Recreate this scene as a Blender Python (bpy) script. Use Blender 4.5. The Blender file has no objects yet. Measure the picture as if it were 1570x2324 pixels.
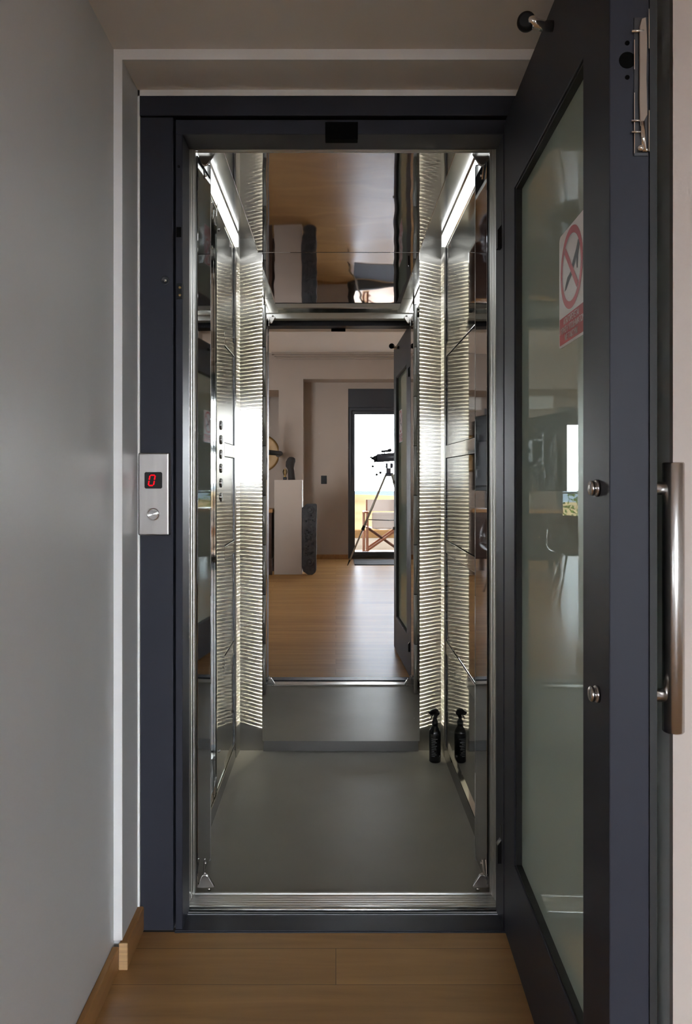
import bpy, bmesh, math, random
from mathutils import Vector, Matrix, Euler
random.seed(7)
S = bpy.context.scene
C = S.collection
PI = math.pi

# ------------------------------------------------------------------ materials
def mat(name):
    m = bpy.data.materials.new(name); m.use_nodes = True
    nt = m.node_tree; nt.nodes.clear()
    out = nt.nodes.new('ShaderNodeOutputMaterial')
    return m, nt, out
def N(nt, t, **kw):
    n = nt.nodes.new(t)
    for k, v in kw.items():
        if k in n.inputs.keys(): n.inputs[k].default_value = v
        else: setattr(n, k, v)
    return n
def pbr(name, col, rough=.5, metal=0., spec=.5, bump=0., bscale=60., bdetail=3., var=0., vscale=4., stretch=None, coat=0., rvar=0.):
    m, nt, out = mat(name)
    p = N(nt, 'ShaderNodeBsdfPrincipled')
    p.inputs['Base Color'].default_value = (*col, 1); p.inputs['Roughness'].default_value = rough
    p.inputs['Metallic'].default_value = metal; p.inputs['Specular IOR Level'].default_value = spec
    p.inputs['Coat Weight'].default_value = coat
    nt.links.new(p.outputs[0], out.inputs[0])
    vec = None
    if bump or var or rvar:
        tc = N(nt, 'ShaderNodeTexCoord'); vec = tc.outputs['Object']
        if stretch:
            mp = N(nt, 'ShaderNodeMapping'); mp.inputs['Scale'].default_value = stretch
            nt.links.new(vec, mp.inputs[0]); vec = mp.outputs[0]
    if bump:
        no = N(nt, 'ShaderNodeTexNoise', Scale=bscale, Detail=bdetail)
        nt.links.new(vec, no.inputs['Vector'])
        b = N(nt, 'ShaderNodeBump', Strength=bump, Distance=.002)
        nt.links.new(no.outputs[0], b.inputs['Height']); nt.links.new(b.outputs[0], p.inputs['Normal'])
    if var:
        n2 = N(nt, 'ShaderNodeTexNoise', Scale=vscale, Detail=4.)
        nt.links.new(vec, n2.inputs['Vector'])
        mr = N(nt, 'ShaderNodeMapRange'); mr.inputs[1].default_value = .3; mr.inputs[2].default_value = .7
        mr.inputs[3].default_value = 1-var; mr.inputs[4].default_value = 1+var
        nt.links.new(n2.outputs[0], mr.inputs[0])
        mx = N(nt, 'ShaderNodeMix', data_type='RGBA', blend_type='MULTIPLY'); mx.inputs[0].default_value = 1
        mx.inputs[6].default_value = (*col, 1)
        nt.links.new(mr.outputs[0], mx.inputs[7]); nt.links.new(mx.outputs[2], p.inputs['Base Color'])
    if rvar:
        n3 = N(nt, 'ShaderNodeTexNoise', Scale=vscale*1.7, Detail=5.)
        nt.links.new(vec, n3.inputs['Vector'])
        mr = N(nt, 'ShaderNodeMapRange'); mr.inputs[1].default_value = .3; mr.inputs[2].default_value = .7
        mr.inputs[3].default_value = max(.02, rough-rvar); mr.inputs[4].default_value = rough+rvar
        nt.links.new(n3.outputs[0], mr.inputs[0]); nt.links.new(mr.outputs[0], p.inputs['Roughness'])
    return m
def glow(name, col, strength):
    m, nt, out = mat(name)
    e = N(nt, 'ShaderNodeEmission'); e.inputs[0].default_value = (*col, 1); e.inputs[1].default_value = strength
    nt.links.new(e.outputs[0], out.inputs[0]); return m
def aniso(name, col, rough, an, tangent, base=None):
    m, nt, out = mat(name)
    g = N(nt, 'ShaderNodeBsdfAnisotropic'); g.distribution = 'GGX'
    g.inputs['Color'].default_value = (*col, 1); g.inputs['Roughness'].default_value = rough
    g.inputs['Anisotropy'].default_value = an
    c = N(nt, 'ShaderNodeCombineXYZ')
    for i in range(3): c.inputs[i].default_value = tangent[i]
    nt.links.new(c.outputs[0], g.inputs['Tangent'])
    if base:
        d = N(nt, 'ShaderNodeBsdfAnisotropic'); d.distribution = 'GGX'
        d.inputs['Color'].default_value = (*base[0], 1); d.inputs['Roughness'].default_value = base[1]
        mx = N(nt, 'ShaderNodeMixShader'); mx.inputs[0].default_value = base[2]
        nt.links.new(g.outputs[0], mx.inputs[1]); nt.links.new(d.outputs[0], mx.inputs[2])
        nt.links.new(mx.outputs[0], out.inputs[0])
    else:
        nt.links.new(g.outputs[0], out.inputs[0])
    return m
def glass(name, tint, ior, gcol=(1, 1, 1), milk=None):
    m, nt, out = mat(name)
    t = N(nt, 'ShaderNodeBsdfTransparent'); t.inputs[0].default_value = (*tint, 1)
    g = N(nt, 'ShaderNodeBsdfGlossy'); g.inputs['Roughness'].default_value = 0; g.inputs['Color'].default_value = (*gcol, 1)
    fr = N(nt, 'ShaderNodeFresnel', IOR=ior)
    mx = N(nt, 'ShaderNodeMixShader')
    base = t.outputs[0]
    if milk:
        d = N(nt, 'ShaderNodeBsdfDiffuse'); d.inputs[0].default_value = (*milk[0], 1)
        m2 = N(nt, 'ShaderNodeMixShader'); m2.inputs[0].default_value = milk[1]
        nt.links.new(base, m2.inputs[1]); nt.links.new(d.outputs[0], m2.inputs[2]); base = m2.outputs[0]
    nt.links.new(fr.outputs[0], mx.inputs[0]); nt.links.new(base, mx.inputs[1]); nt.links.new(g.outputs[0], mx.inputs[2])
    nt.links.new(mx.outputs[0], out.inputs[0]); return m
def wood(name, c1, c2, rough, plank_len=1.9, plank_w=.14, along='X', gloss=None):
    m, nt, out = mat(name)
    p = N(nt, 'ShaderNodeBsdfPrincipled'); p.inputs['Roughness'].default_value = rough
    p.inputs['Specular IOR Level'].default_value = .14
    tc = N(nt, 'ShaderNodeTexCoord'); mp = N(nt, 'ShaderNodeMapping')
    if along == 'Y': mp.inputs['Rotation'].default_value = (0, 0, PI/2)
    nt.links.new(tc.outputs['Object'], mp.inputs[0])
    br = N(nt, 'ShaderNodeTexBrick'); br.offset = .37; br.offset_frequency = 2
    br.inputs['Color1'].default_value = (0, 0, 0, 1); br.inputs['Color2'].default_value = (1, 1, 1, 1); br.inputs['Mortar'].default_value = (.5, .5, .5, 1)
    br.inputs['Scale'].default_value = 1; br.inputs['Mortar Size'].default_value = .0008
    br.inputs['Brick Width'].default_value = plank_len; br.inputs['Row Height'].default_value = plank_w
    nt.links.new(mp.outputs[0], br.inputs['Vector'])
    m2 = N(nt, 'ShaderNodeMapping'); m2.inputs['Scale'].default_value = (1.2, 14, 14)
    nt.links.new(mp.outputs[0], m2.inputs[0])
    ad = N(nt, 'ShaderNodeVectorMath', operation='ADD')
    sc = N(nt, 'ShaderNodeVectorMath', operation='SCALE'); sc.inputs['Scale'].default_value = 7
    nt.links.new(br.outputs['Color'], sc.inputs[0]); nt.links.new(m2.outputs[0], ad.inputs[0]); nt.links.new(sc.outputs[0], ad.inputs[1])
    no = N(nt, 'ShaderNodeTexNoise', Scale=1.6, Detail=6., Roughness=.6); no.inputs['Distortion'].default_value = .4
    nt.links.new(ad.outputs[0], no.inputs['Vector'])
    mr = N(nt, 'ShaderNodeMath', operation='MULTIPLY_ADD'); mr.inputs[1].default_value = .85
    bw = N(nt, 'ShaderNodeMath', operation='MULTIPLY'); bw.inputs[1].default_value = .22
    nt.links.new(br.outputs['Color'], bw.inputs[0]); nt.links.new(no.outputs[0], mr.inputs[0]); nt.links.new(bw.outputs[0], mr.inputs[2])
    cr = N(nt, 'ShaderNodeValToRGB')
    cr.color_ramp.elements[0].position = .25; cr.color_ramp.elements[0].color = (*c1, 1)
    cr.color_ramp.elements[1].position = .85; cr.color_ramp.elements[1].color = (*c2, 1)
    nt.links.new(mr.outputs[0], cr.inputs[0])
    mx = N(nt, 'ShaderNodeMix', data_type='RGBA'); mx.inputs[7].default_value = (*[v*.35 for v in c1], 1)
    nt.links.new(br.outputs['Fac'], mx.inputs[0]); nt.links.new(cr.outputs[0], mx.inputs[6]); nt.links.new(mx.outputs[2], p.inputs['Base Color'])
    b = N(nt, 'ShaderNodeBump', Strength=.12, Distance=.001); nt.links.new(no.outputs[0], b.inputs['Height'])
    nt.links.new(b.outputs[0], p.inputs['Normal'])
    if gloss:
        p.inputs['Specular IOR Level'].default_value = 0
        g = N(nt, 'ShaderNodeBsdfAnisotropic'); g.inputs['Roughness'].default_value = gloss[1]; g.inputs['Color'].default_value = (.88, .93, 1, 1)
        nt.links.new(b.outputs[0], g.inputs['Normal'])
        ms = N(nt, 'ShaderNodeMixShader'); ms.inputs[0].default_value = gloss[0]
        nt.links.new(p.outputs[0], ms.inputs[1]); nt.links.new(g.outputs[0], ms.inputs[2]); nt.links.new(ms.outputs[0], out.inputs[0])
    else: nt.links.new(p.outputs[0], out.inputs[0])
    return m

M = {}
M['paint'] = pbr('wall_paint', (.63, .635, .635), .42, bump=.10, bscale=180, var=.03, vscale=3)
M['paint_lit'] = pbr('wall_paint_lit', (.52, .445, .395), .6, bump=.08, bscale=150, var=.03, vscale=2)  # lighter copy of one wall paint, window light put into the tone
M['paint_dim'] = pbr('wall_paint_dim', (.36, .285, .23), .6, bump=.08, bscale=150, var=.03, vscale=2)  # darker copy, dimmer light on far walls and plinth put into the tone
M['ceil'] = pbr('ceiling_paint', (.87, .825, .785), .6, bump=.06, bscale=150)
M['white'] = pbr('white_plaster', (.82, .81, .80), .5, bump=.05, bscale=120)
M['floor'] = wood('oak_floor', (.31, .16, .052), (.53, .30, .110), .38, gloss=(.09, .33))
M['oak'] = wood('oak_skirting', (.26, .12, .036), (.42, .22, .085), .35, 6, .5, 'Y')
M['endgrain_lit'] = pbr('oak_endgrain_lit', (.52, .32, .15), .6, var=.15, vscale=3, stretch=(1, 1, 90))  # end grain, lightened in place of window light on the end face
M['anth'] = pbr('anthracite_paint', (.030, .031, .042), .46, spec=.18, bump=.05, bscale=900)
M['anth_dark'] = pbr('anthracite_dark', (.03, .031, .036), .4)
M['black'] = pbr('black_plastic', (.006, .006, .007), .4, spec=.25)
M['rubber'] = pbr('black_rubber', (.012, .012, .012), .6)
M['void'] = pbr('dark_hole', (.002, .002, .002), .9, spec=.1)
M['alu'] = pbr('anodised_aluminium', (.60, .60, .58), .30, 1, bump=.01, bscale=300, stretch=(1, 1, .02))
M['hinge'] = pbr('satin_hinge', (.50, .50, .48), .42, .55)
M['chrome'] = pbr('chrome', (.72, .71, .69), .12, 1)
M['steel_h'] = pbr('satin_steel', (.54, .52, .50), .26, 1, bump=.04, bscale=400, stretch=(1, 1, .03))
M['plate'] = pbr('brushed_plate', (.40, .375, .355), .30, 1, bump=.06, bscale=300, stretch=(1, 1, .05), var=.12, vscale=30)
M['mirror'] = pbr('silver_mirror', (.86, .85, .83), .0, 1)
M['pol'] = pbr('polished_steel', (.58, .59, .57), .035, 1)
M['pol_front'] = pbr('polished_steel_door', (.46, .465, .47), .03, 1, bump=.05, bscale=7, bdetail=0.)
M['pol_ceil'] = pbr('polished_steel_ceiling', (.58, .58, .60), .03, 1, bump=.35, bscale=6, bdetail=0.)
M['band'] = pbr('steel_band', (.72, .71, .67), .08, 1)
M['cove'] = pbr('cove_steel', (.60, .60, .58), .17, 1)
M['brush'] = aniso('vertically_brushed_steel', (.64, .615, .57), .308, .895, (0, 0, 1), base=((.64, .62, .58), .55, .035))
M['vinyl'] = pbr('grey_vinyl', (.225, .215, .19), .32, spec=.28, bump=.25, bscale=900, var=.08, vscale=3)
m_ = M['vinyl']; nt_ = m_.node_tree; p_ = [n for n in nt_.nodes if n.type == 'BSDF_PRINCIPLED'][0]; o_ = [n for n in nt_.nodes if n.type == 'OUTPUT_MATERIAL'][0]
p_.inputs['Specular IOR Level'].default_value = 0
g_ = N(nt_, 'ShaderNodeBsdfAnisotropic'); g_.inputs['Roughness'].default_value = .33
x_ = N(nt_, 'ShaderNodeMixShader'); x_.inputs[0].default_value = .095
nt_.links.new(p_.outputs[0], x_.inputs[1]); nt_.links.new(g_.outputs[0], x_.inputs[2]); nt_.links.new(x_.outputs[0], o_.inputs[0])
M['skirt'] = pbr('satin_skirting', (.30, .295, .285), .22, 1)
M['led'] = glow('led_chip', (1, .955, .76), 250.)
M['tube'] = glow('lamp_diffuser', (.93, .97, 1.), 3.0)
M['digit'] = glow('red_digit', (1, .003, .008), 1.1)
M['leafglass'] = glass('tinted_glass', (.32, .38, .34), 3.2, (.90, 1.0, .94), ((.74, .88, .77), .66))
M['pane'] = glass('clear_pane', (.97, .98, .98), 1.4)
M['signwhite'] = pbr('sign_white', (.85, .83, .83), .3)
M['signred'] = pbr('sign_red', (.55, .04, .055), .3)
M['signdark'] = pbr('sign_dark', (.035, .03, .04), .4)
M['brass'] = pbr('brass', (.72, .52, .22), .3, 1)
M['tape'] = pbr('beige_tape', (.27, .21, .165), .5, bump=.5, bscale=50)
M['bottle'] = pbr('bottle_black', (.008, .008, .009), .18)
M['label'] = pbr('bottle_print', (.16, .16, .16), .5)
M['stone'] = pbr('carved_stone', (.045, .043, .044), .85, bump=1., bscale=45, var=.35, vscale=22)
M['darkwood'] = wood('dark_wood', (.045, .022, .014), (.085, .045, .028), .35, 3, .4)
M['teak'] = wood('teak', (.15, .06, .032), (.24, .105, .06), .6, 3, .2)
M['canvas'] = pbr('canvas', (.45, .41, .385), .9, bump=.3, bscale=400)
M['leather'] = pbr('dark_leather', (.045, .022, .014), .28, bump=.4, bscale=90)
M['tvback'] = pbr('tv_back', (.016, .017, .019), .55, spec=.12)
M['gold'] = pbr('gold_disc', (.30, .165, .05), .45, .2, bump=.3, bscale=12)
M['drift'] = pbr('driftwood', (.022, .016, .013), .85, bump=1., bscale=30, stretch=(1, 1, .3))
M['bulb'] = glass('bulb_glass', (.95, .85, .6), 1.5)
M['mat'] = pbr('doormat', (.05, .048, .055), .95, bump=1., bscale=500)
M['hill'] = pbr('dry_grass_hill', (.15, .105, .055), 1., spec=0., var=.35, vscale=.05)
M['sea'] = pbr('sea', (.085, .10, .12), 1., spec=0.)
M['terrace'] = pbr('terrace_tile', (.11, .09, .07), 1., spec=0., var=.1, vscale=3)
M['terra'] = pbr('terracotta', (.13, .072, .030), 1., spec=0., var=.15, vscale=5)
M['leafgreen'] = pbr('foliage', (.055, .075, .018), 1., spec=0., var=.4, vscale=8)
M['bark'] = pbr('bark', (.10, .07, .05), .9)
M['acwhite'] = pbr('ac_white', (.66, .62, .56), .4)
M['scope'] = pbr('telescope_grey', (.045, .048, .06), .4)
M['tripod'] = pbr('tripod_leg', (.36, .33, .28), .4, .6)
M['ceramic'] = pbr('vase_ceramic', (.30, .26, .20), .3)
M['dry'] = pbr('dried_plant', (.22, .15, .09), .9)
M['shaft'] = pbr('shaft_concrete', (.05, .05, .05), .9)

# ------------------------------------------------------------------ mesh helpers
def B(): return bmesh.new()
def box(bm, x0, x1, y0, y1, z0, z1, X=None):
    vs = [bm.verts.new(Vector(p)) for p in ((x0,y0,z0),(x1,y0,z0),(x1,y1,z0),(x0,y1,z0),(x0,y0,z1),(x1,y0,z1),(x1,y1,z1),(x0,y1,z1))]
    if X:
        for v in vs: v.co = X(v.co)
    for f in ((0,3,2,1),(4,5,6,7),(0,1,5,4),(1,2,6,5),(2,3,7,6),(3,0,4,7)): bm.faces.new([vs[i] for i in f])
    return bm
def prism(bm, pts, off):
    """polygon (list of 3-D points) extruded by vector off"""
    off = Vector(off); a = [bm.verts.new(Vector(p)) for p in pts]; b = [bm.verts.new(Vector(p)+off) for p in pts]
    n = len(pts)
    bm.faces.new(a[::-1]); bm.faces.new(b)
    for i in range(n): bm.faces.new((a[i], a[(i+1)%n], b[(i+1)%n], b[i]))
    return bm
def ring(bm, o, i, d0, d1, X):
    """rectangular ring: o,i = (u0,u1,v0,v1); depth d0..d1 ; X(u,d,v)->world"""
    def rect(r, d): return [bm.verts.new(X(Vector((u, d, v)))) for u, v in ((r[0],r[2]),(r[1],r[2]),(r[1],r[3]),(r[0],r[3]))]
    of, inf, ob, ib = rect(o, d0), rect(i, d0), rect(o, d1), rect(i, d1)
    for k in range(4):
        j = (k+1) % 4
        bm.faces.new((of[k], of[j], inf[j], inf[k])); bm.faces.new((ob[j], ob[k], ib[k], ib[j]))
        bm.faces.new((of[j], of[k], ob[k], ob[j])); bm.faces.new((inf[k], inf[j], ib[j], ib[k]))
    return bm
def frame_axes(d):
    d = Vector(d).normalized(); a = Vector((0,0,1)) if abs(d.z) < .9 else Vector((1,0,0))
    u = d.cross(a).normalized(); return u, d.cross(u).normalized()
def cyl(bm, p0, p1, r, seg=20, r1=None):
    p0, p1 = Vector(p0), Vector(p1); u, w = frame_axes(p1-p0); r1 = r if r1 is None else r1
    a = []; b = []
    for k in range(seg):
        t = 2*PI*k/seg; e = u*math.cos(t)+w*math.sin(t)
        a.append(bm.verts.new(p0+e*r)); b.append(bm.verts.new(p1+e*r1))
    for k in range(seg):
        j = (k+1) % seg; bm.faces.new((a[k], a[j], b[j], b[k])).smooth = True
    bm.faces.new(a[::-1]); bm.faces.new(b); return bm
def sweep(bm, pts, r, seg=10):
    pts = [Vector(p) for p in pts]; rings = []
    for i, p in enumerate(pts):
        d = (pts[min(i+1, len(pts)-1)]-pts[max(i-1, 0)]); u, w = frame_axes(d)
        rr = r[i] if isinstance(r, (list, tuple)) else r
        if rings:                                    # keep the ring from twisting
            pu = rings[-1][1]; u = (pu - d.normalized()*pu.dot(d.normalized())).normalized(); w = d.normalized().cross(u)
        rings.append(([bm.verts.new(p+(u*math.cos(2*PI*k/seg)+w*math.sin(2*PI*k/seg))*rr) for k in range(seg)], u))
    for (a, _), (b, _) in zip(rings, rings[1:]):
        for k in range(seg):
            j = (k+1) % seg; bm.faces.new((a[k], a[j], b[j], b[k])).smooth = True
    bm.faces.new(rings[0][0][::-1]); bm.faces.new(rings[-1][0]); return bm
def lathe(bm, prof, c, seg=28, axis=(0,0,1)):
    c = Vector(c); ax = Vector(axis).normalized(); u, w = frame_axes(ax); prev = None
    for r, h in prof:
        cur = [bm.verts.new(c+ax*h+(u*math.cos(2*PI*k/seg)+w*math.sin(2*PI*k/seg))*max(r, 1e-4)) for k in range(seg)]
        if prev:
            for k in range(seg):
                j = (k+1) % seg; bm.faces.new((prev[k], prev[j], cur[j], cur[k])).smooth = True
        else: bm.faces.new(cur[::-1])
        prev = cur
    bm.faces.new(prev); return bm
def ball(bm, c, r, sub=3, sc=(1,1,1)):
    r0 = bmesh.ops.create_icosphere(bm, subdivisions=sub, radius=r)
    for v in r0['verts']: v.co = Vector((v.co.x*sc[0], v.co.y*sc[1], v.co.z*sc[2]))+Vector(c)
    for f in bm.faces: f.smooth = True
    return bm
def extr_text(txt, size, X, depth=.0006):
    cu = bpy.data.curves.new('txt', 'FONT'); cu.body = txt; cu.size = size; cu.align_x = 'CENTER'; cu.extrude = depth; cu.resolution_u = 3
    ob = bpy.data.objects.new('txt', cu); C.objects.link(ob); bpy.context.view_layer.update()
    dg = bpy.context.evaluated_depsgraph_get(); me = bpy.data.meshes.new_from_object(ob.evaluated_get(dg))
    bm = bmesh.new(); bm.from_mesh(me)
    for v in bm.verts: v.co = X(v.co)
    bpy.data.objects.remove(ob); bpy.data.curves.remove(cu); bpy.data.meshes.remove(me)
    return bm

ORG = {}
def base_name(n): return n
def tag(o, label, cat, group=None, kind=None):
    if label: o['label'] = label
    if cat: o['category'] = cat
    if group: o['group'] = group
    if kind: o['kind'] = kind
    return o
def thing(name, label, cat, loc, group=None):
    o = bpy.data.objects.new(name, None); C.objects.link(o); o.location = loc; o.empty_display_size = .05
    ORG[o.name] = Vector(loc); return tag(o, label, cat, group)
def part(name, bm, m, parent=None, bevel=0., origin=None, label=None, seg=2, sub=0, smooth=False):
    org = ORG[parent.name] if parent else Vector(origin or (0,0,0))
    bmesh.ops.recalc_face_normals(bm, faces=bm.faces[:])
    for v in bm.verts: v.co -= org
    me = bpy.data.meshes.new(name); bm.to_mesh(me); bm.free()
    me.materials.append(M[m] if isinstance(m, str) else m)
    o = bpy.data.objects.new(name, me); C.objects.link(o)
    if smooth:
        for p in me.polygons: p.use_smooth = True
    if parent: o.parent = parent
    else: o.location = org
    ORG[o.name] = org
    if bevel:
        b = o.modifiers.new('Bevel', 'BEVEL'); b.width = bevel; b.segments = seg; b.limit_method = 'ANGLE'; b.angle_limit = .7
        b.harden_normals = False
    if sub:
        s = o.modifiers.new('Sub', 'SUBSURF'); s.levels = sub; s.render_levels = sub
    if label: o['label'] = label
    return o
def struct(name, bm, m, bevel=0., parent=None):
    o = part(name, bm, m, parent, bevel)
    if not parent: o['kind'] = 'structure'
    return o
def copytree(o, loc, label=None):
    """copy a thing with its parts and sub-parts to another place"""
    r = o.copy(); C.objects.link(r); r.location = loc; ORG[r.name] = Vector(loc)
    if label: r['label'] = label
    for ch in o.children:
        c = ch.copy(); C.objects.link(c); c.parent = r
        for g in ch.children:
            d = g.copy(); C.objects.link(d); d.parent = c
    return r

# ------------------------------------------------------------------ dimensions (metres, camera stands at 0,0)
CEIL = 3.15                      # room ceiling
PY = 1.245                       # room wall with the lift niche
XL, XR = -.543, .544             # niche side walls
FY = 2.037                       # landing door frame, front plane
CY0, CY1 = 2.213, 3.375          # cabin floor front edge, back panel
MY = 3.345                       # mirror face
WL, WR = -.434, .470             # cabin side walls
CZ, RZ = 2.173, 2.240            # hung ceiling panel, recess above it

# ------------------------------------------------------------------ the setting
struct('floor', box(B(), -5.2, 3.4, -7.0, 2.03, -.12, 0), 'floor')
bm = B(); box(bm, -.80, XL, PY, 2.16, 0, 2.42); box(bm, XL, -.522, 1.89, 2.16, 0, 2.244)
struct('wall_left', bm, 'paint')
struct('wall_right', box(B(), XR, .80, PY+.012, 2.16, 0, 2.42), 'white')  # whiter than the left niche wall, making up for light lost behind the leaf
bm = B(); box(bm, XL, XR, PY+.001, 2.16, 2.244, 2.42); box(bm, -.5221, .5439, 1.8905, 2.16, 2.218, 2.2439)
struct('ceiling_niche', bm, 'ceil')
bm = B(); box(bm, -2.0, -.80, PY, 1.45, 0, CEIL); box(bm, -5.2, -3.6, PY, 1.45, 0, CEIL); box(bm, -3.6, -2.0, PY, 1.45, 0, 1.0); box(bm, -3.6, -2.0, PY, 1.45, 2.3, CEIL); box(bm, .80, 3.4, PY, 1.45, 0, CEIL); box(bm, XR, .80, PY, PY+.012, 0, 2.42); box(bm, -.80, .80, PY, 1.45, 2.42, CEIL)  # gap on the left holds the added window
struct('wall_front', bm, 'paint_lit')
struct('ceiling', box(B(), -5.2, 3.4, -7.0, 1.45, CEIL, CEIL+.2), 'ceil')
bm = B()                                               # far wall: pillar and beam round the window recess
box(bm, -.865, -.493, -5.55, -4.96, 0, CEIL); box(bm, -.493, 3.2, -5.55, -4.96, 2.757, CEIL)
box(bm, -.493, .193, -5.55, -5.36, 0, 2.757); box(bm, .193, 2.45, -5.55, -5.36, 2.66, 2.757); box(bm, 2.45, 3.2, -5.55, -5.36, 0, 2.757)
box(bm, -.865, -.62, -6.8, -5.55, 0, CEIL)
struct('wall_back', bm, 'paint_dim')
bm = B(); box(bm, -5.2, -3.7, -7.0, -6.8, 0, CEIL); box(bm, -3.7, -2.15, -7.0, -6.8, 2.5, CEIL); box(bm, -2.15, -.62, -7.0, -6.8, 0, CEIL)
struct('wall_back_left', bm, 'paint_dim')
struct('trim_2', box(B(), -5.0, -.865, -5.85, -4.96, 2.59, CEIL), 'paint_dim')
struct('wall_room_right', box(B(), 3.2, 3.4, -5.55, PY, 0, CEIL), 'white')
struct('wall_room_left', box(B(), -5.2, -5.0, -6.8, PY, 0, CEIL), 'paint_dim')
bm = B()                                               # dark lift shaft round the cabin
box(bm, -.80, -.62, 2.16, 3.70, -.4, 2.7); box(bm, .62, .80, 2.16, 3.70, -.4, 2.7); box(bm, -.80, .80, 3.50, 3.70, -.4, 2.7)
box(bm, -.80, .80, 1.90, 3.70, 2.42, 2.7); box(bm, -.80, .80, 2.03, 3.70, -.5, -.25)
struct('wall_shaft', bm, 'shaft')
bm = B(); box(bm, XL, -.522, 1.884, 1.8905, .066, 2.218); box(bm, XL, XR, 1.884, 1.8905, 2.218, 2.2438)  # lip faces in lighter plaster than the wall, imitating window light on them
struct('lip_lit', bm, 'white')
# crown moulding on beam, stepped profile, with its return on the left end
bm = B()
for k, (d, z0, z1) in enumerate(((.02, 3.055, 3.075), (.04, 3.075, 3.095), (.065, 3.095, 3.118), (.10, 3.118, CEIL))):
    box(bm, -.865-d, 3.2, -4.96, -4.96+d, z0, z1); box(bm, -.865-d, -.865, -5.0, -4.96, z0, z1)
struct('trim_1', bm, 'paint_dim', .004)
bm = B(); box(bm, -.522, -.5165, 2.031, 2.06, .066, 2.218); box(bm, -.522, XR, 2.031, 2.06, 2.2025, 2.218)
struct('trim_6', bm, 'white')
# baseboards
bm = B(); box(bm, XL, XL+.016, PY+.0, 1.874, 0, .058)
struct('baseboard_left', bm, 'oak', .003)
struct('baseboard_niche', box(B(), -.527, -.506, 1.876, 2.036, 0, .066), 'oak', .004)
struct('trim_3', box(B(), -.5275, -.5055, 1.872, 1.8765, .0, .066), 'endgrain_lit', .003)
struct('baseboard_back', box(B(), -.493, .19, -5.36, -5.345, 0, .07), 'oak')
struct('baseboard_front', box(B(), -5.0, XL, PY-.015, PY, 0, .07), 'oak')
struct('baseboard_right', box(B(), XR, 3.2, PY-.015, PY, 0, .07), 'oak')

def window(name, x0, x1, y, z1, box_h, mull):
    """dark framed balcony door in a wall whose room face is at y (looking to -Y)"""
    I = lambda v: v
    fr = B(); ring(fr, (x0, x1, 0, z1-box_h), (x0+.055, x1-.055, .05, z1-box_h-.05), y-.13, y-.03, I)
    w = struct(name, fr, 'anth_dark', .003)
    if box_h: part('shutter_box', box(B(), x0, x1, y-.15, y-.01, z1-box_h, z1), 'anth_dark', w, .003)
    a = x0+.055
    for b in mull+[x1-.055]:
        s = B(); ring(s, (a, b, .05, z1-box_h-.05), (a+.05, b-.05, .105, z1-box_h-.105), y-.115, y-.06, I)
        sa = part('window_sash', s, 'anth_dark', w, .003)
        part('window_pane', box(B(), a+.05, b-.05, y-.092, y-.088, .105, z1-box_h-.105), 'pane', sa)
        a = b
    return w
window('window_1', .193, 2.45, -5.36, 2.66, .29, [1.32])
window('window_2', -3.7, -2.15, -6.8, 2.5, .2, [-2.92])
fr = B(); ring(fr, (-3.6, -2.0, 1.0, 2.3), (-3.54, -2.06, 1.06, 2.24), .04, .14, lambda v: Vector((v.x, PY+v.y, v.z)))  # unseen window added to bring more daylight into the room
w = struct('added_window', fr, 'anth_dark', .003)
part('window_pane', box(B(), -3.54, -2.06, PY+.085, PY+.09, 1.06, 2.24), 'pane', w)

# ------------------------------------------------------------------ landing door frame
fr = thing('elevator_door_frame', 'fixed anthracite metal frame round the lift opening with stepped jambs and header', 'door frame', (0, FY, 0))
part('header', box(B(), -.517, XR, 2.030, 2.10, 2.150, 2.2025), 'anth', fr, .002)
part('jamb', box(B(), -.517, -.4295, FY, 2.10, 0, 2.149), 'anth', fr, .002)
part('jamb', box(B(), .462, XR, FY, 2.10, 0, 2.149), 'anth', fr, .002)
part('inner_header', box(B(), -.4237, .4595, 2.0375, 2.134, 2.104, 2.1425), 'anth', fr, .002)
j = part('inner_jamb', box(B(), -.4237, -.405, 2.0375, 2.134, 0, 2.104), 'anth', fr, .002)
part('inner_jamb', box(B(), .4425, .4595, 2.0375, 2.134, 0, 2.104), 'anth', fr, .002)
bm = B(); ring(bm, (-.521, .56, -.02, 2.2175), (-.4245, .461, -.019, 2.143), 2.085, 2.133, lambda v: v)
part('gap_seal', bm, 'rubber', fr)
bm = B(); box(bm, -.4237, .4595, 2.031, 2.105, -.02, .0035); box(bm, -.4237, .4595, 2.026, 2.0305, -.02, .002)
part('threshold', bm, 'anth', fr, .001)
part('closer_slot', box(B(), -.028, .058, 2.034, 2.058, 2.089, 2.135), 'void', fr, .001, label='black slot in the middle of the header')
# lock strike parts on the left jamb
part('strike_hole', cyl(B(), (-.4145, 2.034, 2.018), (-.4145, 2.05, 2.018), .0032), 'void', fr)
part('strike_plate', box(B(), -.4205, -.4085, 2.035, 2.05, 1.832, 1.858), 'void', fr)
cp = part('contact_plate', box(B(), -.4205, -.405, 2.0345, 2.05, 1.668, 1.710), 'black', fr, .001)
for z in (1.678, 1.698): part('contact_screw', lathe(B(), ((.0035, 0), (.0035, .002), (.001, .003)), (-.4115, 2.035, z), 14, (0,-1,0)), 'brass', cp, label='brass screw head')
lk = part('release_lock', lathe(B(), ((.011, 0), (.011, .003), (.008, .004), (.008, .0025), (.003, .0025)), (-.4505, FY, 1.717), 24, (0,-1,0)), 'anth_dark', fr)
part('lock_core', lathe(B(), ((.005, 0), (.005, .004), (.001, .0045)), (-.4505, FY, 1.717), 5, (0,-1,0)), 'steel_h', lk)
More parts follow.
